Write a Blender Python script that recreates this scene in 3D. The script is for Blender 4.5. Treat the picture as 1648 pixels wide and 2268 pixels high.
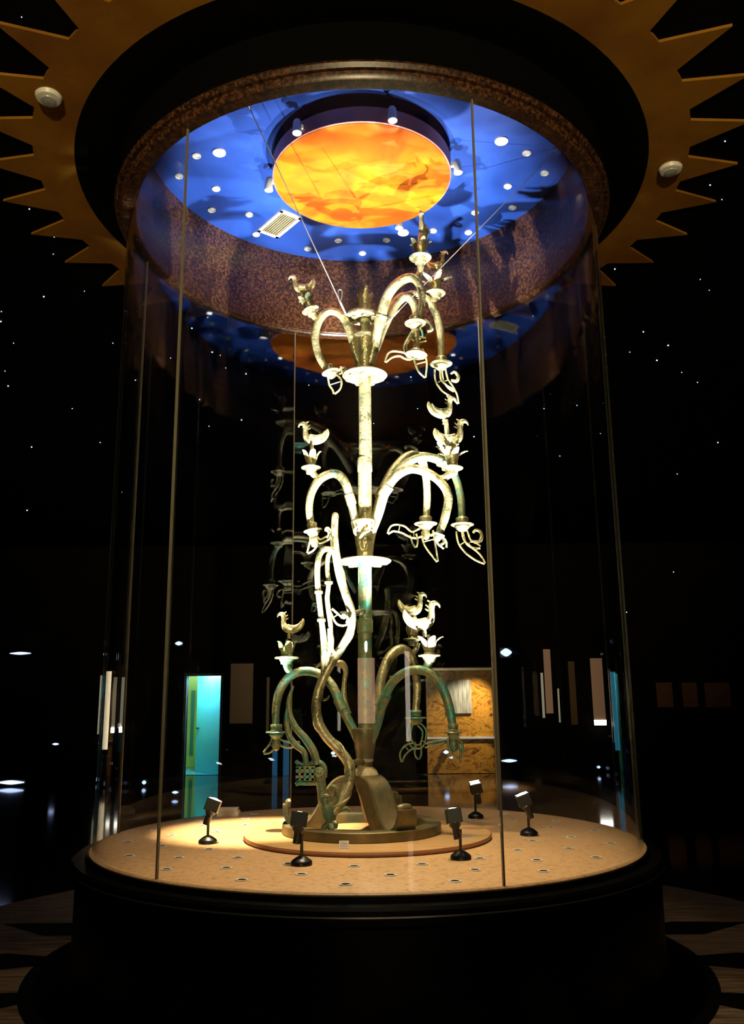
import bpy, math, random
from mathutils import Vector, Matrix

# ------------------------------------------------------------------ camera, world, exposure
for o in list(bpy.data.objects): bpy.data.objects.remove(o)
scene = bpy.context.scene
COL = scene.collection
PI = math.pi
R = 1.75                       # radius of the glass case (m)
F = 1900.0                     # focal length in px of the 1648 x 2268 frame
TH = math.radians(12.6176)     # camera pitch
D = 3.4523 * R                 # camera distance from the tree axis
HC = 1.6                       # camera height
ROLL = math.radians(0.5)
CX, CY = 808.0, 1134.0
ZP = 0.74                      # platform top
ZL = 5.095                     # lip of the canopy
ZC = 5.47                      # hall ceiling
ZB = 5.875                     # blue panel inside the canopy
BACK = 15.0                    # far wall of the hall

cam = bpy.data.cameras.new('camera')
cam.sensor_fit = 'HORIZONTAL'; cam.sensor_width = 36.0
cam.lens = F / 1648 * 36.0
cam.shift_x = 16 / 1648
cam.clip_start = 0.05; cam.clip_end = 200
camo = bpy.data.objects.new('camera', cam); COL.objects.link(camo)
camo.matrix_world = (Matrix.Translation((0, -D, HC)) @ Matrix.Rotation(PI / 2 + TH, 4, 'X')
                     @ Matrix.Rotation(-ROLL, 4, 'Z'))
scene.camera = camo

w = bpy.data.worlds.new('hall_dark'); scene.world = w; w.use_nodes = True
w.node_tree.nodes['Background'].inputs[0].default_value = (0.0, 0.0, 0.0, 1)
w.node_tree.nodes['Background'].inputs[1].default_value = 0.0
vs = scene.view_settings
vs.view_transform = 'Standard'; vs.look = 'None'; vs.exposure = 0.0; vs.gamma = 1.0
vs.use_curve_mapping = False

UP_W = [850, 4600, 4200, 2200, 2600]   # platform spotlights, W
DOWN_W = 190                              # canopy spotlights, W
HALL_W = 5000                             # added unseen spot behind the visitors that brightens the ochre ceiling, W

# ------------------------------------------------------------------ photograph geometry -> place
def ray(px, py):
    a, b = px - CX, py - CY
    cr, sr = math.cos(ROLL), math.sin(ROLL)
    u, v = a * cr - b * sr, a * sr + b * cr
    c, s = math.cos(TH), math.sin(TH)
    x, up = u / F, -v / F
    return Vector((x, c - up * s, s + up * c))
CAM = Vector((0, -D, HC))
def at(px, py, y=0.0):
    r = ray(px, py); return CAM + r * ((y + D) / r.y)
def atz(px, py, z):
    r = ray(px, py); return CAM + r * ((z - HC) / r.z)
def depth(p):
    return (p.y + D) * math.cos(TH) + (p.z - HC) * math.sin(TH)
def m_of(px, p):               # pixel length at point p -> metres
    return px * depth(p) / F
def pol(r, deg, z):            # azimuth measured from the camera side, positive to the right
    a = math.radians(deg); return Vector((r * math.sin(a), -r * math.cos(a), z))

# ------------------------------------------------------------------ materials
def mat(name, col=(.5, .5, .5), rough=.5, metal=0., spec=.5, emit=None, es=0.):
    m = bpy.data.materials.new(name); m.use_nodes = True
    b = m.node_tree.nodes['Principled BSDF']
    b.inputs['Base Color'].default_value = (*col, 1)
    b.inputs['Roughness'].default_value = rough
    b.inputs['Metallic'].default_value = metal
    b.inputs['Specular IOR Level'].default_value = spec
    if emit:
        b.inputs['Emission Color'].default_value = (*emit, 1); b.inputs['Emission Strength'].default_value = es
    return m
def N(m, t, **kw):
    n = m.node_tree.nodes.new(t)
    for k, v in kw.items():
        if k in n.inputs: n.inputs[k].default_value = v
        else: setattr(n, k, v)
    return n
def L(m, a, b): m.node_tree.links.new(a, b)
def noisy(m, scale, stops, detail=6., distort=0., bump=0., bscale=None, stretch=None, rough=.55):
    """base colour from a noise-driven ramp; optional bump"""
    b = m.node_tree.nodes['Principled BSDF']
    tc = N(m, 'ShaderNodeTexCoord'); src = tc.outputs['Object']
    if stretch:
        mp = N(m, 'ShaderNodeMapping'); mp.inputs['Scale'].default_value = stretch
        L(m, src, mp.inputs['Vector']); src = mp.outputs['Vector']
    nz = N(m, 'ShaderNodeTexNoise', Scale=scale, Detail=detail, Distortion=distort, Roughness=rough)
    L(m, src, nz.inputs['Vector'])
    rp = N(m, 'ShaderNodeValToRGB'); e = rp.color_ramp.elements
    e[0].position, e[0].color = stops[0][0], (*stops[0][1], 1)
    e[1].position, e[1].color = stops[-1][0], (*stops[-1][1], 1)
    for p, c in stops[1:-1]:
        q = e.new(p); q.color = (*c, 1)
    L(m, nz.outputs['Fac'], rp.inputs['Fac']); L(m, rp.outputs['Color'], b.inputs['Base Color'])
    if bump:
        bn = N(m, 'ShaderNodeTexNoise', Scale=bscale or scale * 3, Detail=4.)
        L(m, src, bn.inputs['Vector'])
        bp = N(m, 'ShaderNodeBump', Strength=bump, Distance=.01)
        L(m, bn.outputs['Fac'], bp.inputs['Height']); L(m, bp.outputs['Normal'], b.inputs['Normal'])
    return m

BRONZE = noisy(mat('bronze_patina', rough=.34, metal=.62, spec=.6), 7.,
    [(.30, (.05, .10, .075)), (.40, (.16, .15, .07)), (.50, (.50, .45, .26)), (.60, (.40, .36, .19)), (.72, (.08, .15, .11))],
    bump=.6, bscale=45, rough=.65)
BRONZE_DARK = noisy(mat('bronze_earthy', rough=.42, metal=.4, spec=.5), 6.,
    [(.3, (.06, .075, .045)), (.5, (.16, .13, .06)), (.66, (.23, .17, .08)), (.8, (.10, .13, .085))], bump=.4, bscale=30)
BRONZE_GREEN = noisy(mat('bronze_verdigris', rough=.42, metal=.35, spec=.5), 7.,
    [(.38, (.06, .21, .17)), (.45, (.12, .18, .10)), (.5, (.27, .25, .12)), (.55, (.12, .20, .12)), (.62, (.07, .31, .25))], bump=.6, bscale=40, rough=.7)
CLOTH = noisy(mat('plaster_wrap', rough=.8, spec=.2), 30., [(.3, (.45, .36, .2)), (.7, (.62, .52, .33))], bump=.4, bscale=60)
GRANITE = noisy(mat('brown_granite', rough=.34, spec=.5), 42.,
    [(.36, (.006, .003, .002)), (.5, (.036, .014, .006)), (.6, (.12, .048, .02)), (.72, (.016, .008, .005))], detail=5., rough=.7)
BLUE = noisy(mat('blue_paint', rough=.42, spec=.35), 1.3,
    [(.3, (.006, .026, .16)), (.55, (.010, .038, .22)), (.75, (.014, .05, .27))], distort=1.2)
SUN = noisy(mat('sun_orange', rough=.5, spec=.25), 1.7,
    [(.25, (.20, .026, .0)), (.42, (.30, .058, .0)), (.55, (.35, .092, .0)), (.68, (.28, .05, .0)), (.85, (.35, .095, .0))], distort=1.0, rough=.5)
SUN_RIM = mat('sun_rim', (.34, .11, .10), .5)
BLACK = mat('black_lacquer', (.002, .002, .002), .35, spec=.12)
BLACK_M = mat('black_matte', (.0012, .0012, .0012), .8, spec=.04)
BLACK_P = mat('black_plastic', (.008, .008, .009), .35, spec=.5)
DARK_WALL = noisy(mat('dark_wall', rough=.8, spec=.1), 2., [(.3, (.004, .003, .003)), (.7, (.008, .006, .005))])
STONE = noisy(mat('platform_stone', rough=.42, spec=.3), 26.,
    [(.28, (.20, .11, .05)), (.42, (.50, .31, .15)), (.56, (.62, .41, .21)), (.72, (.36, .21, .10))], detail=8., rough=.75)
PLINTH = noisy(mat('plinth_wood', rough=.35, spec=.4), 3.,
    [(.3, (.46, .27, .11)), (.55, (.60, .38, .17)), (.75, (.50, .29, .12))], stretch=(1, 6, 6))
PLINTH_EDGE = mat('plinth_edge', (.26, .10, .045), .35)
FLOOR = mat('hall_floor', (.004, .0035, .0035), .07, spec=.2)
WOODF = mat('sunburst_wood', rough=.5, spec=.3)
ORANGE_C = noisy(mat('ceiling_ochre', rough=.75, spec=.2), 1.6,
    [(.3, (.15, .054, .004)), (.6, (.24, .105, .007)), (.8, (.17, .062, .004))], bump=.15, bscale=20)
WHITE = mat('white_enamel', (.62, .60, .55), .4)
TRIM = mat('downlight_trim', (.34, .34, .33), .4)
SLAT = mat('grille_slat', (.20, .17, .10), .5)
LED = mat('hall_led', (1, 1, 1), .3, emit=(.45, .6, 1.), es=2.3)
GREY_L = mat('grey_lens', (.35, .35, .36), .25)
STEEL = mat('steel', (.55, .54, .5), .3, metal=.85)
RAIL = mat('bright_rail', (.8, .78, .72), .3, metal=.3)
CHROME = mat('chrome', (.75, .75, .76), .12, metal=1.)
COPPER_REFLECTION = mat('copper_reflection', (.55, .26, .10), .3, metal=.6)
LAMP = mat('lamp_face', (1, 1, 1), .3, emit=(.86, .92, 1.), es=14.)
LAMP_W = mat('lamp_warm', (1, 1, 1), .3, emit=(1., .95, .86), es=9.)
STAR = mat('star_led', (.5, .6, 1.), .3, emit=(.35, .5, 1.), es=5.)
TEAL = mat('teal_door', (.02, .36, .56), .4)
LIME = mat('lime_wall', (.33, .55, .16), .7)
PALE = mat('pale_card', (.62, .6, .52), .6)
LABELM = mat('caption_print', (.5, .42, .34), .6)
BOXM = mat('white_board', (.8, .76, .66), .6)
WOODP = noisy(mat('burl_panel', rough=.25, spec=.5), 1.1,
    [(.34, (.07, .022, .003)), (.44, (.40, .15, .016)), (.55, (.66, .29, .03)), (.63, (.24, .085, .01)), (.75, (.60, .26, .028))],
    distort=2.4, stretch=(1.6, 1, 2.6), rough=.7)
STRIP = mat('strip_warm', (.8, .7, .5), .4, emit=(1., .78, .5), es=3.2)
STRIP_DIM = mat('strip_dim', (.08, .05, .03), .5, emit=(.60, .30, .15), es=.26)
STRIP_FAINT = mat('rosy_reflection', (.42, .25, .17), .5)  # tint of rosy reflections in the case glass, painted on boards
STRIP_PALE = mat('strip_pale', (.6, .56, .44), .5, emit=(.62, .55, .38), es=.35)
STRIP_TEAL = mat('strip_teal', (.05, .3, .45), .5, emit=(.03, .26, .45), es=.55)

# floor sunburst: streaky boards
def streaks(m):
    b = m.node_tree.nodes['Principled BSDF']
    tc = N(m, 'ShaderNodeTexCoord'); mp = N(m, 'ShaderNodeMapping')
    mp.inputs['Rotation'].default_value = (0, 0, .5); mp.inputs['Scale'].default_value = (1.2, 14, 1)
    L(m, tc.outputs['Object'], mp.inputs['Vector'])
    nz = N(m, 'ShaderNodeTexNoise', Scale=2.2, Detail=5.)
    L(m, mp.outputs['Vector'], nz.inputs['Vector'])
    rp = N(m, 'ShaderNodeValToRGB'); e = rp.color_ramp.elements
    e[0].position, e[0].color = .35, (.06, .032, .012, 1)
    e[1].position, e[1].color = .68, (.27, .20, .12, 1)
    L(m, nz.outputs['Fac'], rp.inputs['Fac']); L(m, rp.outputs['Color'], b.inputs['Base Color'])
streaks(WOODF)

# clear glass: what is not mirrored goes straight through
GLASS = bpy.data.materials.new('case_glass'); GLASS.use_nodes = True
nt = GLASS.node_tree; nt.nodes.remove(nt.nodes['Principled BSDF'])
fr = N(GLASS, 'ShaderNodeFresnel', IOR=1.45)
tr = N(GLASS, 'ShaderNodeBsdfTransparent', Color=(.975, .985, .98, 1))
gl = N(GLASS, 'ShaderNodeBsdfGlossy', Roughness=0.0)
mx = N(GLASS, 'ShaderNodeMixShader')
ge = N(GLASS, 'ShaderNodeNewGeometry'); mr = N(GLASS, 'ShaderNodeMapRange')
mr.inputs['To Min'].default_value = 1.45; mr.inputs['To Max'].default_value = 1 / 1.45    # same reflectance on both faces of a pane
L(GLASS, ge.outputs['Backfacing'], mr.inputs['Value']); L(GLASS, mr.outputs['Result'], fr.inputs['IOR'])
L(GLASS, fr.outputs[0], mx.inputs[0]); L(GLASS, tr.outputs[0], mx.inputs[1]); L(GLASS, gl.outputs[0], mx.inputs[2])
L(GLASS, mx.outputs[0], nt.nodes['Material Output'].inputs['Surface'])
SEAM = mat('seam_silicone', (.17, .15, .10), .35)

# ------------------------------------------------------------------ mesh helpers
def smooth_path(pts, n=6):
    """Catmull-Rom through tuples of any length"""
    out = []
    k = len(pts)
    for i in range(k - 1):
        p0 = pts[max(i - 1, 0)]; p1 = pts[i]; p2 = pts[i + 1]; p3 = pts[min(i + 2, k - 1)]
        for j in range(n):
            t = j / n; t2 = t * t; t3 = t2 * t
            out.append(tuple(.5 * ((2 * b) + (c - a) * t + (2 * a - 5 * b + 4 * c - d) * t2 + (-a + 3 * b - 3 * c + d) * t3)
                             for a, b, c, d in zip(p0, p1, p2, p3)))
    out.append(tuple(pts[-1]))
    return out

class MB:
    def __init__(s): s.v = []; s.f = []; s.mi = []; s.cur = 0
    def face(s, idx): s.f.append(idx); s.mi.append(s.cur)
    def sweep(s, pts, rad, seg=10, hint=None, caps=True):
        """pts: list of Vector; rad: list of (in-plane half width, half thickness along hint)"""
        n = len(pts); base = len(s.v); pn = None
        for i in range(n):
            t = (pts[min(i + 1, n - 1)] - pts[max(i - 1, 0)])
            t = t.normalized() if t.length > 1e-9 else Vector((0, 0, 1))
            h = hint if hint is not None else (pn if pn is not None else
                (Vector((0, 1, 0)) if abs(t.y) < .9 else Vector((1, 0, 0))))
            nn = h - t * h.dot(t)
            if nn.length < 1e-6: nn = Vector((1, 0, 0)) - t * t.x
            nn.normalize(); pn = nn; b = t.cross(nn)
            a_, b_ = rad[i] if isinstance(rad[i], (tuple, list)) else (rad[i], rad[i])
            for k in range(seg):
                an = 2 * PI * k / seg
                s.v.append(pts[i] + b * (a_ * math.cos(an)) + nn * (b_ * math.sin(an)))
        for i in range(n - 1):
            for k in range(seg):
                k2 = (k + 1) % seg
                s.face((base + i * seg + k, base + i * seg + k2, base + (i + 1) * seg + k2, base + (i + 1) * seg + k))
        if caps:
            s.face(tuple(base + k for k in reversed(range(seg))))
            s.face(tuple(base + (n - 1) * seg + k for k in range(seg)))
        return s
    def tube(s, path, seg=10, n=6, hint=None):
        """path rows: (Vector, radius) or (Vector, (a, b))"""
        rows = [(*p, *(r if isinstance(r, (tuple, list)) else (r, r))) for p, r in path]
        rows = smooth_path(rows, n)
        return s.sweep([Vector(q[:3]) for q in rows], [(max(q[3], 1e-4), max(q[4], 1e-4)) for q in rows], seg, hint)
    def lathe(s, prof, c=(0, 0, 0), seg=40, closed=False, axis=None):
        """prof: (radius, height) rows about the z axis through c (or along axis)"""
        base = len(s.v); c = Vector(c); n = len(prof)
        q = Vector((0, 0, 1)).rotation_difference(Vector(axis).normalized()) if axis is not None else None
        for r, z in prof:
            for k in range(seg):
                a = 2 * PI * k / seg
                p = Vector((r * math.cos(a), r * math.sin(a), z))
                if q: p = q @ p
                s.v.append(c + p)
        m = n if closed else n - 1
        for i in range(m):
            i2 = (i + 1) % n
            for k in range(seg):
                k2 = (k + 1) % seg
                s.face((base + i * seg + k, base + i * seg + k2, base + i2 * seg + k2, base + i2 * seg + k))
        if not closed:
            if prof[0][0] > 1e-5: s.face(tuple(base + k for k in reversed(range(seg))))
            if prof[-1][0] > 1e-5: s.face(tuple(base + (n - 1) * seg + k for k in range(seg)))
        return s
    def box(s, c, sz, M=None):
        base = len(s.v); c = Vector(c)
        for dx in (-.5, .5):
            for dy in (-.5, .5):
                for dz in (-.5, .5):
                    p = Vector((dx * sz[0], dy * sz[1], dz * sz[2]))
                    s.v.append(c + (M @ p if M is not None else p))
        for q in ((0, 1, 3, 2), (4, 6, 7, 5), (0, 4, 5, 1), (2, 3, 7, 6), (0, 2, 6, 4), (1, 5, 7, 3)):
            s.face(tuple(base + k for k in q))
        return s
    def prism(s, poly, z0, z1):
        """poly: list of (x, y), extruded from z0 to z1"""
        base = len(s.v); n = len(poly)
        for z in (z0, z1):
            for x, y in poly: s.v.append(Vector((x, y, z)))
        s.face(tuple(base + k for k in reversed(range(n)))); s.face(tuple(base + n + k for k in range(n)))
        for k in range(n):
            k2 = (k + 1) % n
            s.face((base + k, base + k2, base + n + k2, base + n + k))
        return s
    def ball(s, c, r, seg=12, rings=8):
        prof = [(max(r * math.sin(PI * i / rings), 1e-5), -r * math.cos(PI * i / rings)) for i in range(rings + 1)]
        return s.lathe(prof, c, seg)
    def xform(s, M, start=0):
        for i in range(start, len(s.v)): s.v[i] = M @ s.v[i]
        return s
    def build(s, name, material, parent=None, smooth=True, origin=None):
        me = bpy.data.meshes.new(name)
        org = Vector(origin) if origin is not None else Vector((0, 0, 0))
        me.from_pydata([tuple(v - org) for v in s.v], [], s.f)
        mats = material if isinstance(material, (list, tuple)) else [material]
        for m in mats: me.materials.append(m)
        if len(mats) > 1: me.polygons.foreach_set('material_index', s.mi)
        me.update()
        import bmesh as _b
        bm = _b.new(); bm.from_mesh(me); _b.ops.recalc_face_normals(bm, faces=bm.faces); bm.to_mesh(me); bm.free()
        if smooth:
            me.polygons.foreach_set('use_smooth', [True] * len(me.polygons))
            try: me.set_sharp_from_angle(angle=math.radians(42))
            except Exception: pass
        o = bpy.data.objects.new(name, me); COL.objects.link(o)
        if parent is not None:
            o.parent = parent
            o.location = org - wloc(parent)
        else: o.location = org
        return o
def wloc(o):
    p = Vector(o.location)
    while o.parent is not None:
        o = o.parent; p += Vector(o.location)
    return p
def thing(name, label, cat, loc=(0, 0, 0), group=None):
    o = bpy.data.objects.new(name, None); COL.objects.link(o); o.location = loc
    o.empty_display_size = .1
    return tag(o, label, cat, group)
def tag(o, label, cat, group=None):
    o['label'] = label; o['category'] = cat
    if group: o['group'] = group
    return o
def struct(o): o['kind'] = 'structure'; return o
def copy_tree(o, parent=None):
    c = o.copy(); COL.objects.link(c); c.parent = parent
    for ch in list(o.children): copy_tree(ch, c)
    return c
def circ(r, n=96, a0=0, a1=360):
    return [(r * math.sin(math.radians(a0 + (a1 - a0) * k / n)), -r * math.cos(math.radians(a0 + (a1 - a0) * k / n))) for k in range(n)]

# ================================================================== THE HALL
HX0, HX1, HY0, HY1 = -13.0, 13.0, -14.0, BACK
floor = struct(MB().box(((HX0 + HX1) / 2, (HY0 + HY1) / 2, -.06), (HX1 - HX0, HY1 - HY0, .10)).build('floor', FLOOR, smooth=False))
# timber ring inlaid in the floor, with black flame rays
ring = MB()
ray_c = [6, 26, 46, 66, 86, 106, 126, 146, 166, -14, -31, -49, -69, -89, -109, -129, -149, -171]
ring.lathe([(1.6, -.011), (3.4, -.011), (3.4, .004), (1.6, .004)], seg=128, closed=True)
ring.build('timber_ring', WOODF, floor, smooth=False)
MB().lathe([(1.5, 0), (2.115, 0), (2.115, .006), (1.5, .006)], seg=128, closed=True).build('black_ring', BLACK_M, floor, smooth=False)
for c in ray_c:
    poly = [pol(2.08, c - 2.7, 0), pol(2.40, c - 4.5, 0), pol(2.90, c, 0), pol(2.40, c + 4.5, 0), pol(2.08, c + 2.7, 0)]
    MB().prism([(p.x, p.y) for p in poly], .0, .0065).build('floor_ray', BLACK_M, floor, smooth=False)

# ceiling slab with an opening for the canopy
cl = MB()
outer = []
sq = [(HX0, HY0), (HX1, HY0), (HX1, HY1), (HX0, HY1)]
n = 96
base = len(cl.v)
for z in (ZC, ZC + .12):
    for k in range(n):
        a = 2 * PI * k / n; dx, dy = math.sin(a), -math.cos(a)
        cl.v.append(Vector((1.80 * dx, 1.80 * dy, z)))
    for k in range(n):
        a = 2 * PI * k / n; dx, dy = math.sin(a), -math.cos(a)
        tx = (HX1 if dx > 0 else HX0) / dx if abs(dx) > 1e-6 else 1e9
        ty = (HY1 if dy > 0 else HY0) / dy if abs(dy) > 1e-6 else 1e9
        t = min(tx, ty); cl.v.append(Vector((t * dx, t * dy, z)))
for k in range(n):
    k2 = (k + 1) % n
    cl.face((k, k2, n + k2, n + k)); cl.face((2 * n + k, 3 * n + k, 3 * n + k2, 2 * n + k2)); cl.face((k, 2 * n + k, 2 * n + k2, k2))
ceiling = struct(cl.build('ceiling', BLACK_M, smooth=False))
# ochre sunburst plate on the ceiling: ring with 36 spikes between blunt black teeth
poly = []
for k in range(36):
    c = 6 + 10 * k                       # tooth centre
    poly += [pol(2.425, c - 1.45, 0), pol(2.425, c + 1.45, 0), pol(2.80, c + 5, 0)]
sb = MB(); m = len(poly); inner = [pol(2.14, 6 - 1.45 + 360 * k / m, 0) for k in range(m)]
# match inner ring azimuths to the outer points
inner = [pol(2.14, math.degrees(math.atan2(p.x, -p.y)), 0) for p in poly]
for z in (ZC - .02, ZC + .002):
    for p in poly: sb.v.append(Vector((p.x, p.y, z)))
    for p in inner: sb.v.append(Vector((p.x, p.y, z)))
for k in range(m):
    k2 = (k + 1) % m
    sb.face((k, k2, m + k2, m + k)); sb.face((2 * m + k, 2 * m + k2, k2, k)); sb.face((m + k, m + k2, 3 * m + k2, 3 * m + k))
sbo = sb.build('sunburst_plate', ORANGE_C, ceiling, smooth=False)
MB().lathe([(1.82, ZC - .022), (2.145, ZC - .022), (2.145, ZC + .002), (1.82, ZC + .002)], seg=128, closed=True).build('black_collar', BLACK_M, ceiling)

struct(MB().box((HX0 - .1, (HY0 + HY1) / 2, 2.8), (.2, HY1 - HY0 + .4, 5.7)).build('wall_left', DARK_WALL, smooth=False))
struct(MB().box((HX1 + .1, (HY0 + HY1) / 2, 2.8), (.2, HY1 - HY0 + .4, 5.7)).build('wall_right', DARK_WALL, smooth=False))
struct(MB().box((0, HY0 - .1, 2.8), (HX1 - HX0 + .4, .2, 5.7)).build('wall_front', DARK_WALL, smooth=False))
# far wall, with the doorway opening
dl, dr = at(415, 1500, BACK).x, at(490, 1500, BACK).x
dz = at(450, 1497, BACK).z
wb = MB()
wb.box(((HX0 + dl) / 2, BACK + .1, 2.8), (dl - HX0, .2, 5.7))
wb.box(((HX1 + dr) / 2, BACK + .1, 2.8), (HX1 - dr, .2, 5.7))
wb.box(((dl + dr) / 2, BACK + .1, (dz + 5.65) / 2), (dr - dl, .2, 5.65 - dz))
struct(wb.build('wall_back', DARK_WALL, smooth=False))

# ------------------------------------------------------------------ doorway with a teal door, lit room behind
dw = dr - dl
door = bpy.data.objects.new('door_1', None); COL.objects.link(door); door.location = ((dl + dr) / 2, BACK + .2, 0); struct(door)
nb = MB()
nb.box((dl - .55, BACK + 1.5, 1.3), (.05, 2.6, 2.7)); nb.box((dr + .6, BACK + 1.5, 1.3), (.05, 2.6, 2.7))
nb.box(((dl + dr) / 2, BACK + 2.8, 1.3), (dw + 1.2, .05, 2.7))
nb.build('lobby_wall', LIME, door, smooth=False)
MB().box(((dl + dr) / 2, BACK + 1.5, 2.66), (dw + 1.2, 2.6, .05)).build('lobby_ceiling', WHITE, door, smooth=False)
MB().box(((dl + dr) / 2, BACK + 1.5, -.035), (dw + 1.2, 2.6, .06)).build('lobby_floor', mat('lobby_tile', (.03, .30, .38), .2), door, smooth=False)
yl = BACK + 1.05                                         # free edge of the open leaf, hinged on the jamb
lx = at(437, 1600, yl).x
hx, hy = dr - .01, BACK + .22
lv = Vector((lx - hx, yl - hy, 0)); la = math.atan2(lv.y, lv.x)
Ml = Matrix.Rotation(la, 3, 'Z')
leaf = MB().box(((lx + hx) / 2, (yl + hy) / 2, dz / 2 + .06), (lv.length, .05, dz + .11), Ml).build('door_leaf', TEAL, door, smooth=False)
hp = Vector((hx, hy, 1.05)) + lv * .93 + (Ml @ Vector((0, .035, 0)))
MB().box(hp, (.12, .04, .03), Ml).build('door_handle', BLACK_P, leaf, smooth=False)
gx0, gx1 = at(426, 1500, BACK + 2.75).x, at(433, 1500, BACK + 2.75).x
MB().box(((gx0 + gx1) / 2, BACK + 2.75, 1.15), (gx1 - gx0, .04, 1.7)).build('side_glass', mat('side_glass', (.02, .22, .22), .2), door, smooth=False)
fr_ = MB(); fr_.box((dl - .03, BACK - .01, dz / 2), (.06, .08, dz + .06)); fr_.box((dr + .03, BACK - .01, dz / 2), (.06, .08, dz + .06))
fr_.box(((dl + dr) / 2, BACK - .01, dz + .03), (dw + .12, .08, .06)); fr_.build('door_frame', BLACK_P, door, smooth=False)
lobx = dl + (dr - dl) * .35
tub = thing('lobby_lamp', 'white lamp on the lobby ceiling behind the teal door', 'lamp', (lobx, BACK + .42, 2.6))
MB().box((lobx, BACK + .42, 2.62), (.5, .12, .05)).build('housing', WHITE, tub, smooth=False)
MB().box((lobx, BACK + .42, 2.59), (.46, .09, .02)).build('tube', LAMP, tub, smooth=False)
def light(kind, name, loc, energy, color, parent=None, **kw):
    d = bpy.data.lights.new(name, kind); d.energy = energy; d.color = color
    for k, v in kw.items(): setattr(d, k, v)
    o = bpy.data.objects.new(name, d); COL.objects.link(o)
    if parent is not None: o.parent = parent; o.location = Vector(loc) - wloc(parent)
    else: o.location = loc
    return o
def aim(o, frm, to):
    o.rotation_mode = 'QUATERNION'; o.rotation_quaternion = (Vector(to) - Vector(frm)).to_track_quat('-Z', 'Y')
light('POINT', 'lobby_light', (lobx, BACK + .42, 2.50), 330, (.86, .93, 1.), tub, shadow_soft_size=.1)
# ------------------------------------------------------------------ burl wood wall panel with chrome rails
wp = thing('wood_panel', 'polished orange burl wood wall panel with two chrome rails', 'wall panel', (at(1040, 1700, BACK).x, BACK, 0))
x0, x1, zt = at(945, 1600, BACK - .1).x, at(1094, 1600, BACK - .1).x, at(1050, 1478, BACK - .1).z
MB().box(((x0 + x1) / 2, BACK - .06, zt / 2 + .0), (x1 - x0, .12, zt)).build('board', WOODP, wp, smooth=False)
for py in (1482, 1634):
    z = at(1050, py, BACK - .14).z
    MB().box(((x0 + x1) / 2, BACK - .14, z), (x1 - x0, .05, .045)).build('chrome_rail', RAIL, wp, smooth=False)
MB().box((x1 + .05, BACK - .08, zt / 2 + .15), (.12, .18, zt + .3)).build('edge_post', BLACK_P, wp, smooth=False)
# board painted to stand in for a pale reflection in the case glass
px0, px1 = at(992, 1540, BACK - .2).x, at(1044, 1540, BACK - .2).x
pz0, pz1 = at(1018, 1580, BACK - .2).z, at(1018, 1506, BACK - .2).z
pp = thing('pale_reflection', 'pale upright panel standing in for a streaked glass reflection before the burl wood wall', 'panel', ((px0 + px1) / 2, BACK - .17, pz0))
MB().box(((px0 + px1) / 2, BACK - .145, (pz0 + pz1) / 2), (px1 - px0, .04, pz1 - pz0)).build('board', noisy(mat('reflection_streaks', rough=.5), 5., [(.35, (.22, .16, .08)), (.65, (.55, .5, .36))], stretch=(5, 1, .5)), pp, smooth=False)

# ------------------------------------------------------------------ tall luminous strips of show cases on the far wall
def strip(px0, px1, py0, py1, m, label, Y=BACK - .1, group=None, foot=None, lit=True):
    a, b = at(px0, py0, Y), at(px1, py1, Y)
    a.x, b.x = at(px0, (py0 + py1) / 2, Y).x, at(px1, (py0 + py1) / 2, Y).x
    o = thing('light_strip' if lit else 'board_or_reflection', label, 'light strip' if lit else 'display board', ((a.x + b.x) / 2, Y, b.z), group)
    MB().box(((a.x + b.x) / 2, Y + .02, (a.z + b.z) / 2), (abs(b.x - a.x), .05, a.z - b.z)).build('panel', m, o, smooth=False)
    MB().box(((a.x + b.x) / 2, Y + .06, (a.z + b.z) / 2), (abs(b.x - a.x) + .004, .06, a.z - b.z + .004)).build('back_channel', BLACK_P, o, smooth=False)
    if foot: MB().box(((a.x + b.x) / 2, Y - .01, b.z + .06), (abs(b.x - a.x), .04, .12)).build('end_light', LAMP_W, o, smooth=False)
strip(231, 242, 1487, 1660, STRIP, 'brightest warm white light strip, on the wall beyond the pedestal')
strip(219, 223, 1496, 1626, STRIP_PALE, 'thin pale light strip just beside the brightest warm white strip')
strip(249, 256, 1500, 1623, STRIP_PALE, 'pale light strip with a lit foot, next to the brightest strip', foot=True)
strip(267, 273, 1500, 1622, STRIP_PALE, 'pale light strip with a lit foot, nearer the teal door', foot=True)
strip(510, 560, 1470, 1602, STRIP_FAINT, 'broad dull pinkish board standing in for a glass reflection beside the teal door', lit=False)  # this board and the next imitate reflections in the case glass
strip(590, 596, 1500, 1625, STRIP_FAINT, 'thin dull pinkish board standing in for a glass reflection between the teal door and the bronze tree', lit=False)
strip(1207, 1222, 1438, 1580, STRIP_DIM, 'dim copper light strip beside the burl wood panel')
strip(1200, 1205, 1490, 1590, STRIP_PALE, 'thin pale strip against the dim copper strip by the burl panel')
strip(1237, 1240, 1525, 1600, STRIP_PALE, 'short thin pale strip next to the dim copper strip')
strip(1262, 1276, 1465, 1605, mat('brown_board', (.3, .16, .07), .5), 'narrow dull brown board between the copper light strips', lit=False)
strip(1312, 1338, 1458, 1606, STRIP_DIM, 'wide copper coloured light strip with a lit foot beside the teal strip', foot=True)
strip(1358, 1368, 1488, 1662, STRIP_TEAL, 'teal blue light strip standing alone beyond the copper strips')
strip(603, 614, 1640, 1745, mat('strip_blue', (.03, .1, .2), .5, emit=(.02, .16, .34), es=.32), 'dim blue light strip low behind the bronze tree', Y=BACK - .1, group='dim blue strips low behind the tree')
strip(627, 640, 1640, 1745, bpy.data.materials['strip_blue'], 'dim blue light strip low behind the bronze tree', Y=BACK - .1, group='dim blue strips low behind the tree')
MBR = mat('dim_board', (.20, .08, .03), .5)
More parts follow.
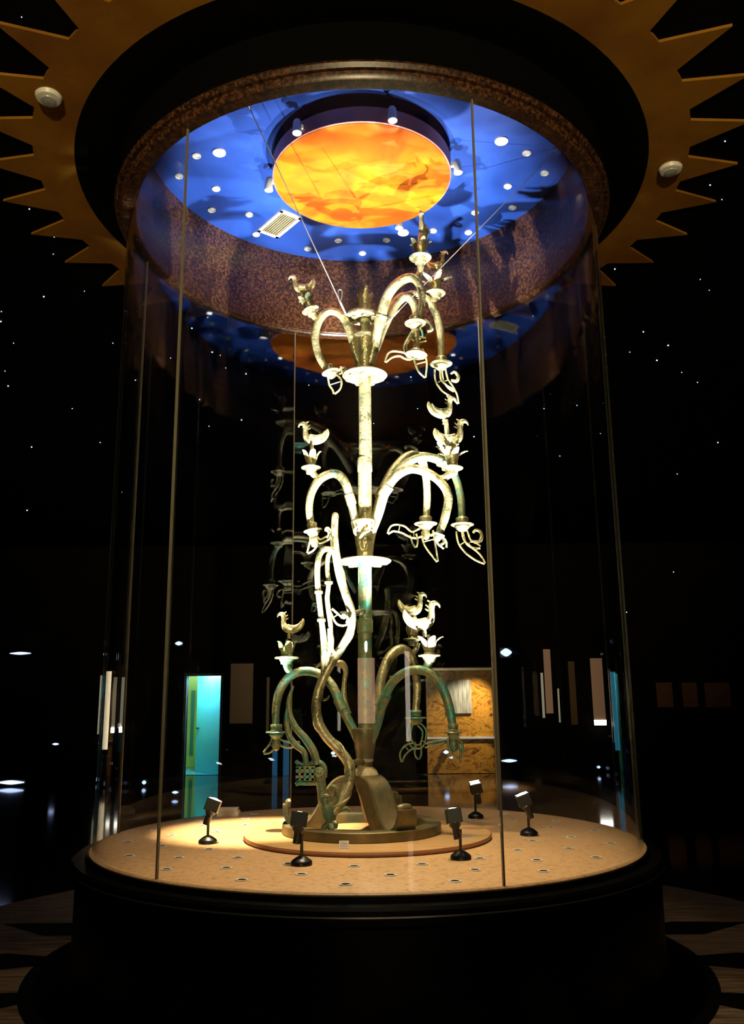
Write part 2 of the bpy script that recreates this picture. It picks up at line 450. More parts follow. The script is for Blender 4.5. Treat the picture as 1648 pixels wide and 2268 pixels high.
for a, b in ((1455, 1490), (1512, 1545), (1562, 1618)):
    strip(a, b, 1512, 1566, MBR, 'dark brown board hung on the far dark wall past the strips', group='dark brown boards on the far wall', lit=False)

# ------------------------------------------------------------------ glints: LED lamps low in the hall
def led(px, py, wpx, hpx, label, group='small blue-white lamps in the dark hall', watts=0):
    p = at(px, py, BACK - {988: .235, 1121: .9}.get(px, .25))
    if p.z < .12: p = atz(px, py, .07)
    ww, hh = m_of(wpx, p), m_of(hpx, p)
    o = thing('led_lamp', label, 'lamp', (p.x, p.y + .06, p.z), group)
    MB().tube([(p + Vector((-ww / 2, 0, 0)), (hh * .12, hh * .12)), (p, (hh / 2, hh / 2)), (p + Vector((ww / 2, 0, 0)), (hh * .12, hh * .12))], seg=10).build('lens', LED, o)
    MB().box((p.x, p.y + hh * .5 + .03, p.z), (ww * 1.05, .05, hh * 1.2)).build('housing', BLACK_P, o, smooth=False)
    if p.z < .12:
        MB().box((p.x, p.y + hh * .5 + .03, p.z / 2), (ww * .4, .05, p.z)).build('foot', BLACK_P, o, smooth=False)
    elif p.y > BACK - 1. and px != 988: MB().box((p.x, (p.y + BACK) / 2 + .02, p.z), (.05, BACK - p.y, .05)).build('bracket', BLACK_P, o, smooth=False)
    if watts: aim(light('SPOT', 'wall_lamp_light', p + Vector((-ww * .6, 0, -hh * .6)), watts, (1., .93, .82), o, spot_size=1.15, spot_blend=.8, shadow_soft_size=.04), p, (x1 - .75, BACK - .12, 1.0))
led(45, 1447, 46, 6, 'long blue-white lamp high on the dark wall away from the strips')
led(24, 1733, 58, 9, 'long blue-white lamp standing low on the dark floor')
led(123, 1648, 14, 5, 'small warm-white lamp low on the dark wall by the strips')
led(396, 1425, 16, 9, 'small round blue-white lamp above the teal door')
led(319, 1733, 9, 9, 'tiny blue lamp on the dark floor before the strips')
led(388, 1755, 14, 6, 'small blue-white lamp on the floor in front of the teal door')
led(1121, 1445, 24, 18, 'largest blue-white lamp, high beside the burl wood panel', watts=330)
led(1128, 1685, 34, 7, 'long blue-white lamp low beside the burl wood panel')
led(1326, 1699, 8, 6, 'tiny white lamp on the floor below the wide copper strip')
led(738, 1668, 10, 7, 'small blue-white lamp low on the wall behind the tree base')
led(988, 1666, 12, 8, 'small blue-white lamp low on the burl wood panel')

# ------------------------------------------------------------------ star lights on the black ceiling and far wall
stars = [(65, 463), (120, 525), (118, 563), (97, 657), (30, 760), (11, 822), (18, 855), (187, 645), (3, 690), (2, 712), (48, 38),
         (460, 703), (425, 727), (378, 793), (395, 793), (470, 780), (500, 815), (488, 787), (545, 828), (442, 885), (463, 944),
         (535, 930), (684, 853), (1410, 358), (1606, 313), (1613, 368), (1599, 442), (1573, 410), (1551, 619), (1571, 643),
         (1480, 765), (1545, 847), (1395, 780), (1425, 735), (1278, 898), (1388, 1356), (1455, 798), (1510, 825), (1492, 1267),
         (1362, 596), (1205, 905), (1180, 700), (910, 835), (925, 905), (828, 938), (1050, 967), (1067, 864), (320, 720), (300, 842),
         (250, 760), (160, 905), (70, 990), (222, 980), (1330, 960), (1590, 980), (1500, 1050), (1240, 1010), (60, 1130), (270, 1090)]
star_me = {}
for i, (px, py) in enumerate(stars):
    p = atz(px, py, ZC - .004) if py < 1180 else None
    if p is None or p.y > BACK - .3 or abs(p.x) > HX1 - .3 or p.y < -D:
        p = at(px, py, BACK - .01)
    r = m_of(1.0 if i % 3 else 1.5, p)
    k = round(r, 3)
    if k not in star_me:
        mb = MB().ball((0, 0, 0), max(k, .002), 8, 6); o = mb.build('star_light', STAR); star_me[k] = o.data
    else:
        o = bpy.data.objects.new('star_light', star_me[k]); COL.objects.link(o)
    o.location = p
    tag(o, 'tiny blue star light set in the black ceiling or far wall', 'light', 'star lights in the black ceiling')

# two round white ceiling fixtures on the ochre plate
for (px, py), lab in (((108, 210), 'round white ceiling fixture on the ochre plate, between blunt black teeth, bare rim'),
                      ((1485, 370), 'round white ceiling fixture with a dark inner eye on the ochre plate')):
    p = atz(px, py, ZC - .02)
    t = thing('ceiling_fixture', lab, 'ceiling light', p)
    MB().lathe([(.075, .0), (.085, -.012), (.075, -.035), (.055, -.04)], p, seg=28).build('rim', WHITE, t)
    MB().lathe([(.05, -.036), (.045, -.046), (.001, -.052)], p, seg=24).build('lens', GREY_L, t)

# lit show cases on the hall wall behind the visitors (seen as reflections in the glass)
for x, wd, z0, z1, col, es, lab in ((0., 1.5, 1.25, 2.45, (1., .55, .34), 4., 'broad rosy backlit show case on the wall behind the visitors'),
                                    (3.7, .45, .9, 2.6, (1., .85, .68), 5., 'slim bright backlit show case on the wall behind the visitors')):
    t = thing('show_case', lab, 'show case', (x, HY0, z0))
    MB().box((x, HY0 + .06, (z0 + z1) / 2), (wd + .12, .12, z1 - z0 + .12)).build('frame', BLACK_P, t, smooth=False)
    MB().box((x, HY0 + .125, (z0 + z1) / 2), (wd, .02, z1 - z0)).build('lit_face', mat('case_face', (.5, .4, .3), .5, emit=col, es=es), t, smooth=False)
    if x == 0.:
        lo = light('SPOT', 'ceiling_fill_offscreen', (x, HY0 + .35, z1 + .2), HALL_W, (1., .80, .42), t, spot_size=.9, spot_blend=.9, shadow_soft_size=.1)  # unseen spot added above the case to brighten the ochre ceiling
        aim(lo, (x, HY0 + .35, z1 + .2), (0, -3.0, ZC))

# ================================================================== PEDESTAL AND CASE
ped = thing('display_pedestal', 'round black lacquered pedestal with a tan stone top holding the glass case', 'pedestal')
MB().lathe([(1.80, 0), (1.80, .10), (1.84, .12), (1.84, .60), (1.87, .62), (1.87, .685), (1.855, .70), (1.79, .70), (1.78, ZP - .012), (1.0, ZP - .012)], seg=128).build('body', BLACK, ped)
MB().lathe([(.001, ZP - .014), (1.765, ZP - .014), (1.77, ZP - .006), (1.762, ZP), (.001, ZP)], seg=128).build('stone_top', STONE, ped)
MB().lathe([(1.868, .655), (1.874, .655), (1.874, .662), (1.868, .662)], seg=128, closed=True).build('rim_line', STEEL, ped)
tp = pol(1.85, -82, .35)
MB().box(pol(1.845, -83, .34), (.03, .05, .44), Matrix.Rotation(math.radians(-83), 3, 'Z')).build('reflection_strip', COPPER_REFLECTION, ped, smooth=False)  # strip imitates a lit case mirrored in the polished black pedestal
# vent rings in the stone
vm = MB().lathe([(.022, 0), (.034, 0), (.034, .004), (.030, .006), (.022, .004)], seg=20, closed=True)
vh = MB().lathe([(.001, .0005), (.023, .0005), (.023, .002), (.001, .002)], seg=16)
v0 = None
for rr, ph in ((1.08, -4), (1.335, 5), (1.56, -4)):
    for k in range(18):
        p = pol(rr, ph + 20 * k, ZP)
        if v0 is None:
            v0 = vm.build('vent_ring', WHITE, ped, origin=(0, 0, 0)); v0['label'] = 'small pale metal vent ring in the stone top'
            h0 = vh.build('vent_hole', BLACK_M, v0)
            v0.location = p
        else:
            c = copy_tree(v0, ped); c.location = p

case = thing('glass_case', 'tall cylindrical glass case of six curved panes around the bronze tree', 'glass case', (0, 0, ZP))
for k in range(6):
    a0 = -38 + 60 * k; mb = MB(); n = 30; th = .012
    for i in range(n + 1):
        a = a0 + .18 + (60 - .36) * i / n
        for r_, z in ((1.752, ZP - .002), (1.752 - th, ZP - .002), (1.752 - th, ZL - .006), (1.752, ZL - .006)): mb.v.append(pol(r_, a, z))
    for i in range(n):
        for j in range(4):
            j2 = (j + 1) % 4; mb.face((4 * i + j, 4 * i + j2, 4 * i + 4 + j2, 4 * i + 4 + j))
    mb.face((0, 1, 2, 3)); mb.face((4 * n, 4 * n + 3, 4 * n + 2, 4 * n + 1))
    mb.build('glass_pane', GLASS, case)
    sm = MB()
    for z in (ZP - .002, ZL - .006):
        for r_, da in ((1.753, -.16), (1.753, .16), (1.739, .16), (1.739, -.16)): sm.v.append(pol(r_, a0 + da, z))
    for q in ((0, 1, 2, 3), (7, 6, 5, 4), (0, 4, 5, 1), (1, 5, 6, 2), (2, 6, 7, 3), (3, 7, 4, 0)): sm.face(q)
    s_ = sm.build('pane_seam', SEAM, case, smooth=False); s_['label'] = 'thin upright seam between two glass panes'

# ================================================================== CANOPY
can = thing('ceiling_canopy', 'round granite canopy drum under the ceiling with a blue painted inside', 'canopy', (0, 0, ZL))
MB().lathe([(1.705, ZL), (1.70, ZL + .02), (1.70, ZB + .02), (1.76, ZB + .02), (1.76, ZL + .0)], seg=128, closed=True).build('inner_wall', GRANITE, can)
MB().lathe([(1.70, ZL + .012), (1.72, ZL - .012), (1.80, ZL - .012), (1.815, ZL + .01), (1.815, ZL + .04), (1.765, ZL + .04), (1.765, ZL + .012)], seg=128, closed=True).build('lip', GRANITE, can)
MB().lathe([(1.80, ZL + .035), (1.84, ZL + .035), (1.855, ZL + .06), (1.84, ZL + .085), (1.80, ZL + .085)], seg=128, closed=True).build('moulding', GRANITE, can)
MB().lathe([(1.79, ZL + .08), (1.825, ZL + .08), (1.825, ZC + .1), (1.79, ZC + .1)], seg=128, closed=True).build('outer_wall', BLACK_M, can)
MB().lathe([(.001, ZB), (1.74, ZB), (1.74, ZB + .05), (.001, ZB + .05)], seg=128).build('blue_panel', BLUE, can)

sun = thing('sun_disc', 'large glowing-orange painted sun disc hung under the blue canopy ceiling', 'sun disc', (0, 0, ZB))
MB().lathe([(.001, 5.632), (.69, 5.632), (.695, 5.64), (.001, 5.64)], seg=96).build('painted_face', SUN, sun)
MB().lathe([(.697, 5.636), (.702, 5.64), (.702, 5.76), (.697, 5.765), (.001, 5.765)], seg=96).build('rim', SUN_RIM, sun)
MB().lathe([(.45, 5.76), (.45, ZB + .002)], seg=48).build('hanger', BLACK_M, sun)

# downlights in two rings
def downlight(p):
    t = thing('downlight', 'small round white downlight in the blue canopy ceiling', 'ceiling light', p, 'downlights in the blue canopy ceiling')
    MB().lathe([(.022, -.002), (.036, 0), (.036, -.010), (.030, -.016), (.022, -.010)], p, seg=20, closed=True).build('trim_ring', TRIM, t)
    MB().lathe([(.001, -.006), (.023, -.006), (.023, -.001)], p, seg=16).build('lens', GREY_L, t)
    return t
d0 = None
for rr, ph in ((1.315, 10), (1.535, 0)):
    for k in range(18):
        p = pol(rr, ph + 20 * k, ZB)
        if abs(rr - 1.315) < .01 and abs(((ph + 20 * k + 145) + 180) % 360 - 180) < 8: continue    # grille
        if d0 is None: d0 = downlight(p)
        else: copy_tree(d0).location = p
for (r_, a_), lab in (((1.128, -88), 'lit recessed lamp in the blue ceiling on the air grille side'), ((1.10, 82), 'lit recessed lamp in the blue ceiling across from the air grille'),
                      ((1.23, 162), 'lit recessed lamp in the blue ceiling behind the topmost bird')):
    p = pol(r_, a_, ZB)
    t = thing('recessed_lamp', lab, 'ceiling light', p)
    MB().lathe([(.036, -.002), (.052, 0), (.052, -.012), (.044, -.018), (.036, -.012)], p, seg=24, closed=True).build('trim_ring', WHITE, t)
    MB().lathe([(.001, -.02), (.025, -.017), (.037, -.008), (.037, -.001)], p, seg=20).build('lamp_face', LAMP, t)
# air grille
gc = pol(1.255, -143, ZB)
gr = thing('air_grille', 'white rectangular air grille with slats in the blue canopy ceiling', 'air grille', gc)
M = Matrix.Rotation(math.radians(-143), 3, 'Z')
gm = MB(); W, H = .22, .42
for c, s_ in (((-W / 2 + .015, 0, 0), (.03, H, .02)), ((W / 2 - .015, 0, 0), (.03, H, .02)), ((0, H / 2 - .015, 0), (W, .03, .02)), ((0, -H / 2 + .015, 0), (W, .03, .02))):
    gm.box(gc + M @ Vector(c) + Vector((0, 0, -.008)), s_, M)
gm.build('grille_frame', WHITE, gr, smooth=False)
MB().box(gc + Vector((0, 0, -.002)), (W - .05, H - .05, .004), M).build('duct', mat('duct_tan', (.07, .055, .03), .6), gr, smooth=False)
for k in range(7):
    MB().box(gc + M @ Vector((-W / 2 + .045 + k * .0217, 0, -.010)), (.009, H - .055, .014), M).build('slat', SLAT, gr, smooth=False)

# spotlights on the rim of the sun disc
TARGETS = {}
def rimspot(i, ang, label, power, tgt, size=.75, col=(1., .76, .46)):
    zz = 5.66 if power else 5.735
    p = pol(.755, ang, zz)
    t = thing('rim_spotlight', label, 'spotlight', p, None)
    Mz = Matrix.Rotation(math.radians(ang), 3, 'Z')
    MB().box(pol(.715, ang, zz + .02 if not power else 5.70), (.03, .06, .03), Mz).build('bracket', WHITE, t, smooth=False)
    ax = (Vector(tgt) - p).normalized()
    MB().lathe([(.022, -.075), (.03, -.06), (.034, .035), (.028, .035), (.026, .02)], p, seg=18, axis=ax).build('head', WHITE, t)
    MB().lathe([(.001, .022), (.027, .022)], p, seg=18, axis=ax).build('lens', LAMP_W if power else GREY_L, t)
    if not power: return
    lo = light('SPOT', 'canopy_light', p + ax * .045, power, col, t, spot_size=size, spot_blend=.7, shadow_soft_size=.02)
    aim(lo, p, tgt)
LBL = ['white spotlight on the disc rim above the grille side', 'white spotlight on the disc rim facing the visitors', 'white spotlight on the disc rim by the lit lamp',
       'white spotlight on the disc rim behind the topmost bird', 'white spotlight on the disc rim behind the air grille wire', 'white spotlight on the disc rim beside the air grille']
for i, (a, tgt, pw, sz) in enumerate(((-38, (-.5, -.9, ZP), .8, .85), (17, (.35, -1.0, ZP), 1.3, .75), (82, (1.0, -.1, ZP), .4, .8), (155, (.3, .6, ZP), .3, .7),
                                  (-158, (-.4, .2, ZP), 0, .7), (-98, (-.72, .30, ZP), 15.0, .34))):
    rimspot(i, a, LBL[i], DOWN_W * pw * 2.4, tgt, sz)

# ================================================================== PLATFORM THINGS
ZT = ZP + .032
pln = thing('round_plinth', 'low round tan wooden plinth under the bronze tree', 'plinth', (0, 0, ZP))
MB().lathe([(.001, ZT), (.80, ZT), (.812, ZT - .004)], seg=96).build('plinth_top', PLINTH, pln)
MB().lathe([(.80, ZP), (.815, ZP + .004), (.820, ZP + .016), (.812, ZT - .004), (.79, ZT - .006), (.79, ZP)], seg=96, closed=True).build('moulded_edge', PLINTH_EDGE, pln)
# caption card
p = pol(.70, -11.5, ZT)
cc = thing('caption_card', 'tiny white caption card leaning on the plinth before the ring', 'card', p)
Mx = Matrix.Rotation(math.radians(-28), 3, 'X')
MB().box(p + Vector((0, 0, .021)), (.058, .006, .046), Mx).build('card', WHITE, cc, smooth=False)
for k in range(3):
    MB().box(p + Vector((0, 0, .021)) + Mx @ Vector((0, -.0035, .010 - .009 * k)), (.040 - .006 * (k % 2), .001, .0035), Mx).build('print_line', LABELM, cc, smooth=False)
# two stacked white boards at the edge
p = atz(511, 1803, ZP); p = Vector((p.x, p.y - .1, ZP))
wbx = thing('white_block', 'low white block of two stacked boards lying by the platform edge', 'block', p)
MB().box(p + Vector((0, 0, .018)), (.17, .12, .036)).build('board', BOXM, wbx, smooth=False)
MB().box(p + Vector((0, 0.005, .048)), (.145, .10, .024)).build('board', BOXM, wbx, smooth=False)

# spotlights standing on the platform
def spotlight(px, py, label, power, tgt, tilt, swing=0., size=.62, col=(1., .96, .87), K=.80):
    b = atz(px, py, ZP); n0 = len(bpy.data.objects)
    t = thing('floor_spotlight', label, 'spotlight', b, 'black spotlights on the platform')
    MB().lathe([(.074, 0), (.074, .022), (.066, .032), (.036, .052), (.018, .06), (.001, .062)], b, seg=28).build('base', BLACK_P, t)
    MB().lathe([(.011, .055), (.011, .175), (.013, .178), (.013, .20), (.001, .20)], b, seg=14).build('pole', BLACK_P, t)
    inw = Vector((-b.x, -b.y, 0)).normalized()
    side = Vector((0, 0, 1)).cross(inw)
    piv = b + Vector((0, 0, .19)) - side * .0
    ax = (inw * math.sin(tilt) + Vector((0, 0, 1)) * math.cos(tilt) + side * swing).normalized()
    hc = piv + side * .034
    MB().tube([(piv - side * .006, .009), (hc, .011)], seg=10, n=1).build('knuckle', BLACK_P, t)
    hd = MB().lathe([(.001, -.055), (.024, -.055), (.026, -.05), (.027, .02), (.04, .035), (.044, .05), (.05, .055)], hc, seg=24, axis=ax)
    ho = hd.build('head', BLACK_P, t)
    q = Vector((0, 0, 1)).rotation_difference(ax).to_matrix()
    hood = MB()
    for c, s_ in (((.052, 0, .10), (.006, .11, .09)), ((-.052, 0, .10), (.006, .11, .09)), ((0, .052, .10), (.11, .006, .09)), ((0, -.052, .10), (.11, .006, .09))):
        hood.box(hc + q @ Vector(c), s_, q)
    hood.build('hood', BLACK_P, ho, smooth=False)
    cr = MB().lathe([(.047, .050), (.056, .052), (.056, .060), (.047, .060)], hc, seg=28, closed=True, axis=ax).build('chrome_band', CHROME, ho)
    edge = MB()
    for c, s_ in (((.052, 0, .147), (.007, .112, .006)), ((-.052, 0, .147), (.007, .112, .006)), ((0, .052, .147), (.112, .007, .006)), ((0, -.052, .147), (.112, .007, .006))):
        edge.box(hc + q @ Vector(c), s_, q)
    edge.build('hood_edge', CHROME, ho, smooth=False)
    MB().lathe([(.001, .160), (.026, .156), (.046, .144), (.046, .10)], hc, seg=24, axis=ax).build('lens', LAMP, ho)
    lp = hc + ax * .175
    lp = b + (lp - b) * K
    lo = light('SPOT', 'tree_light', lp, power, col, t, spot_size=size, spot_blend=.55, shadow_soft_size=.018)
    aim(lo, lp, tgt if tgt else lp + ax)
    for ch in list(t.children_recursive):          # bring the lamp to its real size about its foot
        if ch.type == 'MESH':
            for v in ch.data.vertices: v.co = v.co * K
            ch.location = ch.location * K

spotlight(460, 1868, 'black platform spotlight beside the white block', UP_W[0], (-.05, 0, 3.7), .35)
spotlight(668, 1916, 'black platform spotlight in front of the dragon', UP_W[1], (-.05, 0, 3.5), .30)
spotlight(1021, 1903, 'black platform spotlight in front of the bronze leg with the upturned toe', UP_W[2], (.12, 0, 3.6), .25)
spotlight(1172, 1850, 'black platform spotlight standing alone beside the plinth', UP_W[3], (.2, 0, 3.3), .35)
spotlight(1054, 1812, 'black platform spotlight behind the plinth, toward the burl wood panel', UP_W[4], (.25, 0, 4.2), .30)

# ================================================================== THE BRONZE TREE
tree = thing('bronze_tree', 'tall ancient bronze tree with drooping branches, birds and a rope-bodied dragon', 'bronze tree', (0, 0, ZT))
def T(px, py, y=0.): return at(px, py, y)
def rp(rows, y=None):
    """rows (px, py, depth, radius px) -> (Vector, radius m)"""
    out = []
    for q in rows:
        p = T(q[0], q[1], q[2]); r = q[3]
        out.append((p, tuple(m_of(k, p) for k in r) if isinstance(r, (tuple, list)) else m_of(r, p)))
    return out
def column(rows, mtl, name, seg=24, parent=tree, cx=808):
    """lathe about the trunk axis from (py, half width px) rows"""
    prof = []
    for py, hw in rows:
        p = T(cx, py, 0.); prof.append((m_of(hw, p), p.z))
    c = T(cx, rows[len(rows) // 2][0], 0.)
    prof.reverse()
    return MB().lathe(prof, (c.x, 0, 0), seg).build(name, mtl, parent)

# base ring on the plinth
rx = T(801, 1830).x
MB().lathe([(.425, ZT - .001), (.525, ZT - .001), (.53, ZT + .01), (.528, ZT + .058), (.52, ZT + .064), (.43, ZT + .064), (.425, ZT + .058)], (rx, 0, 0), seg=96, closed=True).build('base_ring', BRONZE_DARK, tree)
ZR = ZT + .06
# three arched legs
def leg(az, tipc):
    prof = [(.02, .325), (.09, .33), (.16, .315), (.22, .265), (.268, .185), (.312, .105), (.362, .045), (.42, .025), (.465, .05), (.49, .10), (.495, .155)]
    d = pol(1, az, 0); s_ = Vector((0, 0, 1)).cross(d)
    rows = smooth_path(prof, 5)
    c0 = Vector((rx, 0, ZT))
    mb = MB(); n = len(rows)
    # outer band: closed rectangular section along the profile
    hw, tk = .08, .03
    for i, (r_, z) in enumerate(rows):
        a = Vector(rows[max(i - 1, 0)]); b = Vector(rows[min(i + 1, n - 1)])
        tv = (b - a).normalized(); nv = Vector((-tv.y, tv.x))
        if nv.y < 0 and i < n * .7: nv = -nv
        if i >= n * .7: nv = Vector((-tv.y, tv.x))
        u = hw * (1 - .25 * max(0, (i - n * .75) / (n * .25)))
        for sx, e in ((-1, 0), (1, 0), (1, -tk), (-1, -tk)):
            mb.v.append(c0 + d * (r_ + nv.x * e) + Vector((0, 0, max(z + nv.y * e, .062) if False else z + nv.y * e + .03)) + s_ * (sx * u))
    for i in range(n - 1):
        for j in range(4):
            j2 = (j + 1) % 4
            mb.face((4 * i + j, 4 * i + j2, 4 * i + 4 + j2, 4 * i + 4 + j))
    mb.face((0, 1, 2, 3)); mb.face((4 * n - 1, 4 * n - 2, 4 * n - 3, 4 * n - 4))
    lg = mb.build('base_leg', BRONZE_DARK, tree)
    # raised light borders along both edges, and the deep inner flank
    for sx in (-1, 1):
        m2 = MB(); k = int(n * .80)
        pts = [c0 + d * r_ + Vector((0, 0, z + .03)) + s_ * (sx * (hw + .004)) for r_, z in rows[:k]]
        # flank: a curtain hanging under the band, deeper in the middle
        for i, q in enumerate(pts):
            u = i / (k - 1); dep = .105 * math.sin(PI * min(1, u * 1.02)) + .02
            inn = -d * dep * .75 + Vector((0, 0, -dep * .75))
            q2 = q + inn
            if q2.z < ZT + .002: q2.z = ZT + .002
            for w_ in (0, -sx * .014): m2.v.append(q + s_ * w_); m2.v.append(q2 + s_ * w_)
        for i in range(k - 1):
            a = 4 * i; b = a + 4
            m2.face((a, a + 1, b + 1, b)); m2.face((a + 2, b + 2, b + 3, a + 3)); m2.face((a, b, b + 2, a + 2)); m2.face((a + 1, a + 3, b + 3, b + 1))
        m2.face((0, 2, 3, 1)); a = 4 * (k - 1); m2.face((a, a + 1, a + 3, a + 2))
        m2.build('leg_flank', BRONZE_DARK, lg)
    # toe curl
    e = Vector(rows[-1]); tip = c0 + d * e.x + Vector((0, 0, e.y + .03))
    MB().tube([(tip - Vector((0, 0, .02)), (.055, .016)), (tip + Vector((0, 0, .012)) - d * .004, (.055, .018)), (tip + Vector((0, 0, .022)) - d * .022, (.05, .012))], seg=12, hint=d).build('toe', BRONZE_DARK, lg)
for az in (34, -86, 154): leg(az, None)

# trunk
column([(1722, 26), (1716, 30), (1706, 26), (1698, 17), (1690, 16), (1684, 20), (1676, 18)], CLOTH, 'plaster_wrap')
column([(1712, 16), (1692, 17), (1665, 21), (1640, 25), (1618, 30), (1614, 29), (1612, 20)], BRONZE_DARK, 'branch_socket')
column([(1625, 16), (1500, 16), (1400, 15), (1398, 15.5)], BRONZE_GREEN, 'trunk_section')
column([(1402, 16), (1400, 18), (1374, 18), (1371, 16)], BRONZE_GREEN, 'trunk_sleeve')
column([(1375, 14.5), (1330, 15), (1250, 15), (1235, 15)], BRONZE_GREEN, 'trunk_section')
column([(1247, 18), (1247.5, 48), (1245.5, 57), (1243, 59), (1240.5, 57), (1239, 48), (1239, 17)], BRONZE, 'collar_disc', 40)
column([(1238, 17), (1225, 18), (1195, 22), (1165, 29), (1157, 31), (1154, 29), (1156, 18)], BRONZE, 'branch_socket')
column([(1165, 15), (1090, 15), (1050, 15), (1016, 14.5)], BRONZE, 'trunk_section')
column([(1046, 15.5), (1044, 16.5), (1018, 16), (1014, 15)], BRONZE, 'trunk_sleeve')
column([(1020, 14.5), (930, 13.8), (845, 13.6), (835, 13.6)], BRONZE, 'trunk_section')
column([(837, 15), (838, 38), (835.5, 47), (832, 50), (829, 48), (828, 40), (828, 15)], BRONZE, 'collar_disc', 40)
column([(820, 15), (808, 15), (785, 19), (760, 25), (745, 27), (742, 24), (746, 12)], BRONZE, 'branch_socket')
column([(750, 11), (720, 11), (690, 12), (672, 13)], BRONZE, 'trunk_section')
column([(707, 12), (707, 22), (705, 26), (707.5, 30), (705, 37), (701, 38), (697, 36), (697, 12)], BRONZE, 'collar_ring', 36, cx=802)
# relief curl on the middle socket
mb = MB(); mb.tube(rp([(818, 1175, -.11, 3), (805, 1182, -.105, 4), (797, 1198, -.09, 4), (800, 1216, -.08, 4), (810, 1216, -.08, 4), (815, 1206, -.085, 5)]), seg=8)
mb.build('relief_curl', BRONZE, tree)
mb = MB(); mb.tube(rp([(790, 1166, -.10, 3), (786, 1176, -.10, 4), (789, 1186, -.09, 2)]), seg=8); mb.tube(rp([(826, 1166, -.10, 3), (831, 1170, -.09, 5), (826, 1180, -.09, 3)]), seg=8)
mb.build('relief_curl', BRONZE, tree)
# curls on the collar discs
for py, rr, k_ in ((1249, 52, 8), (839, 44, 7), (708.5, 33, 6)):
    c = T(808, py, 0.); rm = m_of(rr, c); z = c.z
    for k in range(k_):
        a = 360 / k_ * k
        MB().tube([(Vector((c.x, 0, 0)) + pol(rm * .72, a - 18, z), .006), (Vector((c.x, 0, 0)) + pol(rm * .95, a, z), .008), (Vector((c.x, 0, 0)) + pol(rm * .7, a + 16, z), .006)], seg=6, n=4).build('disc_curl', BRONZE, tree)
# broken bud at the top
for k in range(6):
    a = 360 / 6 * k + 12; h = (38, 26, 34, 20, 30, 36)[k]
    b0 = Vector((T(808, 678).x, 0, T(808, 678).z)); b1 = Vector((T(808, 678 - h).x, 0, T(808, 678 - h).z))
    MB().tube([(b0 + pol(.035, a, 0), (.022, .005)), ((b0 + b1) / 2 + pol(.045, a, 0), (.026, .006)), (b1 + pol(.062, a, 0), (.010, .003))], seg=8, hint=pol(1, a, 0)).build('bud_petal', BRONZE, tree)

# ------------------------------------------------------------------ ornaments
def disc_collar(mb, c, ax, r, th=.012):
    mb.lathe([(r * .35, -th * 1.6), (r * .5, -th * .9), (r * .95, -th * .5), (r, 0), (r * .93, th * .5), (r * .55, th * .55), (r * .4, th)], c, seg=28, axis=ax)
def flower(parent, px, py, y, rpx, hpx, spread, ax=(0, 0, 1), m=BRONZE, petals=5):
    """collar disc + cup + curling petals; (px, py) is the disc centre"""
    c = T(px, py, y); ax = Vector(ax).normalized(); r = m_of(rpx, c); h = m_of(hpx, c); sp = m_of(spread, c)
    mb = MB(); disc_collar(mb, c, ax, r)
    mb.lathe([(r * .48, -.045), (r * .50, -.03), (r * .62, -.012)], c, seg=20, axis=ax)
    mb.build('flower_collar', m, parent)
    mb = MB(); mb.lathe([(r * .42, .0), (r * .50, h * .10), (r * .40, h * .24), (r * .52, h * .38), (r * .42, h * .62), (r * .16, h * .80), (.010, h * 1.1)], c, seg=20, axis=ax)
    mb.build('flower_cup', m, parent)
    q = Vector((0, 0, 1)).rotation_difference(ax)
    for k in range(petals):
        a = 360 / petals * k + 90
        def P(rr, zz): return c + q @ (pol(rr, a, zz))
        MB().tube([(P(r * .40, h * .22), (.014, .005)), (P(r * .52, h * .5), (.024, .006)), (P(r * .62, h * .75), (.026, .006)),
                   (P(sp * .82, h * .95), (.017, .005)), (P(sp, h * .98), (.004, .003))], seg=8, n=4, hint=q @ pol(1, a, .35)).build('flower_petal', m, parent)
